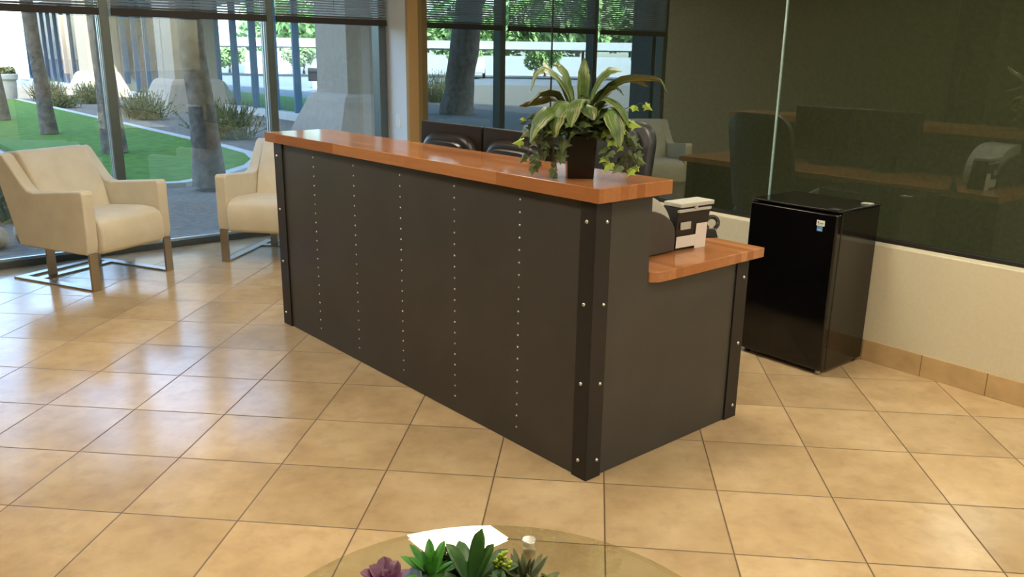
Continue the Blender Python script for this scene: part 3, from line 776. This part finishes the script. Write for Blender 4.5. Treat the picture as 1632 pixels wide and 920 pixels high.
M['crown'] = simple('tree_foliage', srgb(112,140,84), .8, 0, .15, .35, 3)
M['crown2'] = simple('sunny_foliage', srgb(160,186,120), .8, 0, .15, .35, 3)
M['bush'] = simple('desert_shrub', srgb(112,116,80), .9, 0, .1, .35, 9)
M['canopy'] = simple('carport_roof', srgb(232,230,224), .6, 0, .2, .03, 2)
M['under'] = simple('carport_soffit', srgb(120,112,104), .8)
# ground
gm = MB(); gm.box(-140, 140, -30, 160, -.30, -.09)
struct(gm.build('ground', M['gravel']))
def flat(name, mat, pts, z0, z1): 
    mb = MB(); P = [pq(p, q) for p, q in pts]; mb.prism([(a.x, a.y) for a in P], z0, z1); return mb.build(name, mat)
LAWN = [(1.6,8.6),(1.75,7.9),(2.1,7.4),(2.5,7.3),(3.0,7.6),(3.77,8.36),(4.15,9.0),(4.38,9.8),(4.45,11),(4.45,28),(1.6,28)]
g = flat('lawn', M['grass'], LAWN, -.10, -.015); tag(g, 'bright green lawn strip around the tree trunks outside the window', 'lawn'); g['kind'] = 'stuff'
def ribbon(name, mat, pts, w, z0, z1, close=False):
    mb = MB(); P = [pq(p, q) for p, q in pts]; L_ = []; R_ = []
    for i, c in enumerate(P):
        t = (P[min(i+1, len(P)-1)] - P[max(i-1, 0)]).normalized(); n = Vector((t.y, -t.x, 0)); L_.append(c); R_.append(c + n*w)
    for i in range(len(P)-1):
        b = [L_[i], R_[i], R_[i+1], L_[i+1]]
        if (b[1]-b[0]).cross(b[3]-b[0]).z < 0: b.reverse()
        mb.hexa([p + Vector((0,0,z0)) for p in b], [p + Vector((0,0,z1)) for p in b])
    return mb.build(name, mat)
struct(ribbon('lawn_curb', M['concrete'], LAWN[:10], .16, -.12, -.005))
struct(flat('walkway', M['concrete'], [(-.2,8.2),(1.45,8.2),(1.45,40),(-.2,40)], -.12, -.03))
struct(flat('gravel_bed', M['gravel'], [(-9,WQ+.14),(9,WQ+.14),(9,7.2),(-9,7.2)], -.12, -.06))
struct(flat('far_bed', simple('shade_toned_ground', srgb(74,72,64), .95), [(-8,8.5),(-.5,8.5),(-.5,26),(-8,26)], -.12, -.05))  # dark tone stands in for the building's shadow on this ground
struct(flat('parking_lot', M['asphalt'], [(-60,26.5),(-.4,41),(60,30),(60,120),(-110,120),(-110,-5),(-20,20)], -.12, -.06))
struct(flat('side_road', M['asphalt'], [(13.4,14),(60,14),(60,36),(13.4,42)], -.12, -.055))
struct(flat('shaded_lawn', M['grass'], [(8.8,9),(13.4,9),(13.4,41),(8.8,41)], -.12, -.05))

# trees: four in the lawn row, one larger beyond
def foliage(n, R0, zc, h, size, seed, squash=1.0):
    rnd = random.Random(seed); mb = MB(); cl_ = [(rnd.uniform(-1,1)*R0*.6, rnd.uniform(-1,1)*R0*.6, zc + rnd.uniform(-.5,.5)*h, R0*rnd.uniform(.35,.6)) for _ in range(10)]
    for k in range(n):
        c = cl_[k % 10]; d = Vector((rnd.gauss(0,1), rnd.gauss(0,1), rnd.gauss(0,1))).normalized()*c[3]*rnd.uniform(.6,1)
        p = Vector(c[:3]) + Vector((d.x, d.y, d.z*squash)); a = Vector((rnd.gauss(0,1), rnd.gauss(0,1), rnd.gauss(0,1))).normalized(); b = a.orthogonal().normalized()
        s_ = size*rnd.uniform(.6,1.3); mb.add([p - a*s_, p + b*s_*.5, p + a*s_, p - b*s_*.5], [(0,1,2,3)])
    return mb
def trunk_mb(r0, r1, h, lean, seed):
    rnd = random.Random(seed); pts = []; rr = []
    for k in range(15):
        t = k/14; pts.append((lean[0]*t + rnd.uniform(-.02,.02)*r0*4, lean[1]*t + rnd.uniform(-.02,.02)*r0*4, h*t)); rr.append((r0*(1 + .25*max(0, .12-t)/.12) + (r1-r0)*t)*rnd.uniform(.96,1.04))
    mb = MB(); mb.tube(pts, rr, 16); return mb, Vector(pts[-1])
def tree(loc, r0, r1, h, lean, label, seed, group, mat='crown', R0=1.55, n=1200, branches=4):
    o = thing('tree', label, 'tree', loc, 0, group); mb, top_ = trunk_mb(r0, r1, h, lean, seed); rnd = random.Random(seed)
    for k in range(branches):
        a = k*2*math.pi/branches + rnd.random(); e = top_ + Vector((math.cos(a)*R0*.6, math.sin(a)*R0*.6, h*.35)); mb.tube([top_ - Vector((0,0,.3)), (top_ + e)/2 + Vector((0,0,.2)), e], [r1*.8, r1*.5, r1*.2], 8)
    mb.build('trunk', M['bark'], o, 0, True)
    foliage(n, R0, h*1.3, R0*.9, .16, seed).xf(Matrix.Translation((lean[0], lean[1], 0))).build('crown', M[mat], o)
    return o
TG = 'trees outside the lobby windows'
for (p, q), r0, lab, lean in [((2.56,18.85),.15,'pale-trunked tree on the lawn at the left edge, beside the round planter',(-.36,.12)),
        ((2.67,14.77),.125,'second trunk from the left, on the lawn in the leftmost pane',(-.40,.1)),
        ((2.78,10.93),.155,'slim dark trunk standing behind the left window mullion',(-.27,.15)),
        ((2.69,6.75),.155,'thick dark trunk close to the glass between the two armchairs',(-.37,.1))]:
    tree(pq(p, q, -.014), r0, r0*.7, 7.0, lean, lab, int(q*10), TG)
tree((-15.95, 7.2, -.05), .42, .36, 3.6, (.2,-.5), 'broad trunk outside, seen mirrored in the dark glass wall', 91, TG, R0=2.0)
tree((-21.5, 9.4, -.05), .15, .12, 3.6, (.3,.7), 'thin leaning trunk outside, mirrored in the glass wall next to the tan-lit pier end', 92, TG, R0=1.4, n=500)

# facade of the opposite wing
FP = 8.55
fw = thing('glazed_wing', 'glass-walled building wing with blue mullions across the courtyard', 'building', pq(FP, 16.4), math.atan2(QD.y, QD.x))
# local x runs outwards (along q), local y = -p direction
mb = MB()
k = -5
while k <= 24:
    mb.box(k*1.25-.035, k*1.25+.035, -.10, .08, 0, 3.4); k += 1
mb.build('mullions', M['bluemul'], fw)
mb = MB(); mb.box(-6.4, 30.1, -.16, .12, -.1, .10); mb.build('base_curb', M['concrete'], fw)
mb = MB(); mb.box(16.6, 20.2, -2.6, -.25, 0, 3.4); mb.build('core_wall', M['core'], fw)
mb = MB(); mb.box(25.5, 29.8, -2.6, -.25, 0, 3.4); mb.build('core_wall', M['core'], fw)
mb = MB(); mb.box(-6.4, 30.1, -4.6, 1.2, 3.4, 3.75); mb.build('roof', M['canopy'], fw)
mb = MB(); mb.box(-6.4, 30.1, -4.6, .3, 3.75, 8.0); mb.build('sky_glare_block', M['stone'], fw)  # unseen block added above the wing to cut sky glare on the floor
mb = MB(); mb.add([(-6.4,0,.1),(30.1,0,.1),(30.1,0,3.4),(-6.4,0,3.4)], [(0,1,2,3)]); mb.build('glazing', M['facglass'], fw)
# stucco columns with battered bases
def column(p0, q0, a, b, label, r=.5):
    """corner nearest the viewer at (p0,q0); a = length along q, b = along p"""
    o = thing('stucco_column', label, 'column', pq(p0, q0), math.atan2(QD.y, QD.x), 'columns of the opposite wing')
    # local x = q, local y = -p
    mb = MB(); mb.box(0, a, -b, 0, -.1, 3.4); mb.build('shaft', M['stone'], o)
    fl = .48; n = 8; mb = MB(); vs = []
    rings = [(fl, -.1), (fl*.7, .25), (fl*.45, .52), (fl*.36, .64), (fl*.26, .72), (fl*.12, .77), (-.01, .79)]
    for e, z in rings: vs += [(-e,-b-e,z),(a+e,-b-e,z),(a+e,e,z),(-e,e,z)]
    mb.add(vs, [(i*4+k, i*4+(k+1)%4, (i+1)*4+(k+1)%4, (i+1)*4+k) for i in range(len(rings)-1) for k in range(4)] + [(3,2,1,0), tuple(len(rings)*4-4+k for k in range(4))])
    mb.build('battered_base', M['stone'], o); return o
column(7.15, 11.4, 1.2, 1.0, 'pale stucco column with flared base nearest the pier, above the desk end')
column(7.25, 21.2, 1.35, 1.2, 'stucco column with flared base just behind the thick dark trunk')
column(7.35, 30.4, 1.35, 1.2, 'far stucco column beyond the left window mullion')

# planter, shrubs
pl = thing('round_planter', 'round pale planter with a leafy top at the end of the lawn', 'planter', pq(4.35, 28.5, -.06), 0)
mb = MB(); mb.lathe([(.26,0),(.29,.1),(.32,.62),(.37,.66),(.38,.80),(.34,.82),(.30,.76)], 28); mb.build('urn', M['concrete'], pl, 0, True)
mb = foliage(300, .35, .9, .15, .07, 5, .5); mb.build('leaves', M['bush'], pl)
def shrub(p, q, r, h, label, seed, mat='bush'):
    o = thing('desert_shrub', label, 'shrub', pq(p, q, -.06), 0, 'shrubs in the gravel bed'); rnd = random.Random(seed); mb = MB()
    for k in range(260):
        a = rnd.uniform(0,6.28); e = rnd.uniform(.35,1.5); d = Vector((math.cos(a)*math.cos(e), math.sin(a)*math.cos(e), math.sin(e))); b = Vector((rnd.gauss(0,.25)*r, rnd.gauss(0,.25)*r, 0))
        L_ = rnd.uniform(.6,1.0); tip = b + Vector((d.x*r*L_, d.y*r*L_, d.z*h*L_)); s = d.orthogonal().normalized()*.012
        mb.add([b - s, b + s, tip + s*.3, tip - s*.3], [(0,1,2,3)])
        for j in range(3):
            c = b.lerp(tip, rnd.uniform(.4,1)); u = Vector((rnd.gauss(0,1),rnd.gauss(0,1),rnd.gauss(0,1))).normalized()*.035; w_ = u.orthogonal().normalized()*.014
            mb.add([c-u, c+w_, c+u, c-w_], [(0,1,2,3)])
    mb.build('branches', M[mat], o); return o
shrub(5.6, 18.6, .75, .75, 'wispy grey-green shrub in the gravel in front of the far column', 1)
shrub(5.35, 12.9, .75, .8, 'feathery shrub in the gravel right of the thick trunk', 2)
shrub(6.0, 15.6, .45, .5, 'small yellowish shrub at the foot of the glazed wing', 3)
shrub(5.3, 27.5, .8, .8, 'round olive shrub right of the pale planter', 4)
shrub(6.2, 26.0, .7, .7, 'dry brown shrub left of the window mullion', 5)
shrub(.42, 6.1, .40, .55, 'low shrub outside the glass behind the far-left armchair', 6)
shrub(-9.4, 22.6, 1.1, 1.2, 'tall leafy shrub mirrored in the glass wall beside the tan-lit pier end', 9)
shrub(5.0, 24.2, .6, .45, 'low shrub on the gravel beyond the second trunk', 8)

def boulder(p, q, r, label, seed):
    bm = bmesh.new(); bmesh.ops.create_icosphere(bm, subdivisions=3, radius=r); rn = random.Random(seed); ks = [(Vector((rn.gauss(0,1),rn.gauss(0,1),rn.gauss(0,1))).normalized(), rn.uniform(.72,.95)) for _ in range(16)]
    for v in bm.verts:
        for d, h in ks:
            x = v.co.dot(d) - r*h
            if x > 0: v.co -= d*x*.9
        v.co.z = v.co.z*.7 + r*.55
    me = bpy.data.meshes.new('boulder'); bm.to_mesh(me); bm.free(); me.materials.append(M['rock']); o = link('boulder', me, None, 0, True); o.location = pq(p, q, -.06); tag(o, label, 'boulder')
M['rock'] = simple('tan_rock', srgb(168,148,122), .95, 0, .1, .3, 7, .6, 30)
boulder(.12, 4.75, .16, 'tan rock outside the glass at the lower left, nearest the far-left armchair', 1)
boulder(.42, 4.95, .12, 'smaller tan rock right behind the far-left armchair, outside the glass', 2)
boulder(.10, 5.35, .13, 'tan rock outside at the left edge, behind the larger rock', 3)
# carports, cars and background trees across the parking lot
def carport(loc, rz, L_, label, zt=2.55):
    o = thing('carport', label, 'carport', loc, rz, 'carports in the parking lot')
    mb = MB(); mb.box(-L_/2, L_/2, -2.6, 2.6, zt-.55, zt); mb.build('roof', M['canopy'], o)
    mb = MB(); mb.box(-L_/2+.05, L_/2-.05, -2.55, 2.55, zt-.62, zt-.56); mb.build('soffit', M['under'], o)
    n = int(L_/6)
    for k in range(n+1):
        mb = MB(); x = -L_/2 + .6 + (L_-1.2)*k/n; mb.box(x-.1, x+.1, .9, 1.1, -.1, zt-.6); mb.build('post', M['under'], o)
    return o
carport((-14, 58, 0), R(0), 40, 'white-roofed carport across the lot, seen between the blue mullions')
carport((-58, 18, 0), R(90), 40, 'white-roofed carport mirrored in the dark glass wall', 2.6)
carport((-58, -22, 0), R(90), 34, 'far white-roofed carport at the left end of the lot', 2.35)
CP = {}
def car(loc, rz, body, label):
    o = thing('car', label, 'car', loc, rz, 'cars in the parking lot')
    prof_ = [(-2.2,.35),(2.2,.35),(2.25,.62),(2.1,.85),(1.15,.98),(.55,1.42),(-.85,1.45),(-1.6,1.05),(-2.15,.98),(-2.25,.7)]
    xz_prism(prof_, -.86, .86).build('body', body, o, .05)
    gl_ = [(1.0,1.0),(.5,1.36),(-.8,1.39),(-1.4,1.06)]
    xz_prism(gl_, -.87, .87).build('side_window', M['blackgloss'], o)
    mb = MB(); mb.add([(1.12,-.7,1.01),(1.12,.7,1.01),(.60,.65,1.40),(.60,-.65,1.40)], [(0,1,2,3)]); mb.build('windscreen', M['blackgloss'], o)
    for x in (-1.4, 1.4):
        for y in (-.8, .8):
            mb = MB(); mb.tube([(x,y-.1,.32),(x,y+.1,.32)], .32, 20); mb.build('wheel', M['blackplas'], o, 0, True)
    return o
cw = simple('white_car_paint', srgb(225,228,230), .3, 0, .5, .02); cbl = simple('blue_car_paint', srgb(50,80,130), .3, 0, .5, .05); cgr = simple('grey_car_paint', srgb(110,114,118), .3, 0, .5, .05)
car((-55.5, 13, 0), R(172), cw, 'white car parked outside, mirrored behind the potted plant')
car((-56.5, 27, 0), R(172), cbl, 'blue car parked outside, mirrored next to the tan-lit pier end')
car((-52, 19, 0), R(80), cgr, 'grey car on the lot road, mirrored between the window mullions')
car((-15, 56, 0), R(80), cw, 'white car under the carport beyond the glazed wing')
car((-9, 55.5, 0), R(80), cgr, 'grey car under the carport beyond the glazed wing')
bx = thing('utility_box', 'dark box on two posts outside beyond the second mullion', 'box', (-9.6, 33.0, -.06), R(-15))
mb = MB(); mb.box(-1.1,1.1,-.3,.3,.45,1.0); mb.build('cabinet', M['blackplas'], bx, .02)
for x in (-.8,.8):
    mb = MB(); mb.box(x-.04,x+.04,-.04,.04,-.05,.45); mb.build('leg', M['blackplas'], bx)
bo = thing('dome_post', 'white domed post behind the dark box outside', 'post', (-11.6, 37.0, -.06), 0)
mb = MB(); mb.lathe([(.32,0),(.32,.8),(.30,1.1),(.2,1.3),(.05,1.38)], 18); mb.build('post', M['canopy'], bo, 0, True)

BT = None
spots_b = []
rnd = random.Random(3)
for k in range(7): spots_b.append((-36 + k*10.5 + rnd.uniform(-.4,.4), 71 + (k % 2)*2, rnd.uniform(.9,1.05)))
for k in range(6): spots_b.append((-31 + k*10.5 + rnd.uniform(-.4,.4), 84, rnd.uniform(1.0,1.15)))
for k in range(9): spots_b.append((-74 - (k % 2)*2, -36 + k*10.5 + rnd.uniform(-.4,.4), rnd.uniform(.9,1.05)))
for k in range(8): spots_b.append((-87, -31 + k*10.5 + rnd.uniform(-.4,.4), rnd.uniform(1.0,1.15)))
for k, (x, y, s_) in enumerate(spots_b):
    lab = 'green leafy tree in the line behind the carports'
    if BT is None:
        BT = tree((x, y, 0), .25, .16, 3.0, (.2,.1), lab, 55, 'background trees behind the parking lot', 'crown2', 3.6, 2600)
        for ch in BT.children:
            if ch.name.startswith('crown'):
                ch.data = foliage(2600, 3.8, 4.2, 3.2, .42, 55).build('tmp', M['crown2']).data
                bpy.data.objects.remove(bpy.data.objects['tmp'])
    else: dup(BT, (x, y, 0), rnd.uniform(0,6.28), lab, None, (s_, s_, s_*rnd.uniform(.9,1.15)))
for k in range(9):
    dup(BT, (-63.8, -30 + k*7.6 + rnd.uniform(-.8,.8), 0), rnd.uniform(0,6.28), 'low bushy tree between the mirrored carport and the pale wall', 'low trees behind the carports', (.42,.42,.36))
for k in range(7):
    dup(BT, (-34 + k*6.5 + rnd.uniform(-.8,.8), 62.9, 0), 0, 'low bushy tree behind the carport beyond the glazed wing', 'low trees behind the carports', (.40,.30,.36))
# white garden wall at the back
wl = MB(); wl.box(-66, 20, 65.2, 65.5, -.1, 1.7); tag(wl.build('perimeter_wall', M['canopy']), 'long white perimeter wall behind the carports', 'wall')
wl = MB(); wl.box(-68.3, -68, -45, 55, -.1, 1.6); tag(wl.build('perimeter_wall', M['canopy']), 'long pale perimeter wall mirrored in the glass wall', 'wall')
# unseen dark block added over this building to shade the courtyard
rf = MB(); P = [pq(-16, WQ+.4), pq(15, WQ+.4), pq(15, -9), pq(-16, -9)]; rf.prism([(a.x, a.y) for a in P][::-1], H + .3, 24); struct(rf.build('shade_block', simple('shade_block_dark', srgb(82,78,72), .8)))

# ------------------------------------------------------------------ light, world, camera
sd = (-QD*1.0 - PD*.35 + Vector((0,0,.95))).normalized()
sun = bpy.data.lights.new('sun', 'SUN'); sun.energy = 16; sun.angle = R(.6); sun.color = (1, .95, .86)
so = bpy.data.objects.new('sun', sun); COL.objects.link(so); so.rotation_euler = sd.to_track_quat('Z', 'Y').to_euler(); so.location = (0,0,30)
ol = bpy.data.lights.new('office_fill', 'AREA'); ol.shape = 'RECTANGLE'; ol.size = 6; ol.size_y = .6; ol.energy = 22; ol.color = (1, .95, .78)  # added fill lamp without a fixture, lifts the tone behind the glass
oo = bpy.data.objects.new('office_fill', ol); COL.objects.link(oo); oo.location = gw(T0 + 5.5, -1.2, H - .05); oo.rotation_euler = (0, 0, math.atan2(GD.y, GD.x))
w = bpy.data.worlds.new('World'); S.world = w; w.use_nodes = True
nt = w.node_tree; bg = nt.nodes['Background']; sky = nt.nodes.new('ShaderNodeTexSky'); sky.sky_type = 'NISHITA'; sky.sun_disc = False
sky.sun_elevation = R(50); sky.sun_rotation = math.atan2(sd.x, sd.y); sky.air_density = 1.0; sky.dust_density = 1.5; sky.ozone_density = 1.5
nt.links.new(sky.outputs[0], bg.inputs[0]); bg.inputs[1].default_value = 1.45

cam = bpy.data.cameras.new('camera'); co = bpy.data.objects.new('camera', cam); COL.objects.link(co); S.camera = co
y_, p__, r_ = -.0943, .2706, .01458
F = Vector((math.sin(y_)*math.cos(p__), math.cos(y_)*math.cos(p__), -math.sin(p__)))
Rt = Vector((math.cos(y_), -math.sin(y_), 0)); U = Rt.cross(F)
R2 = Rt*math.cos(r_) + U*math.sin(r_); U2 = R2.cross(F)
m3 = Matrix((R2, U2, -F)).transposed()
co.matrix_world = Matrix.Translation((1.7315*.8889, -3.13*.8889, 1.692*.8889)) @ m3.to_4x4()
cam.sensor_width = 36; cam.lens = 36*1330/1632; cam.clip_end = 400; cam.clip_start = .02
S.view_settings.view_transform = 'Standard'; S.view_settings.look = 'None'; S.view_settings.exposure = 0
S.cycles.max_bounces = 10; S.cycles.transparent_max_bounces = 16; S.cycles.use_denoising = True
S.cycles.sample_clamp_indirect = 6; S.cycles.caustics_reflective = False; S.cycles.caustics_refractive = False
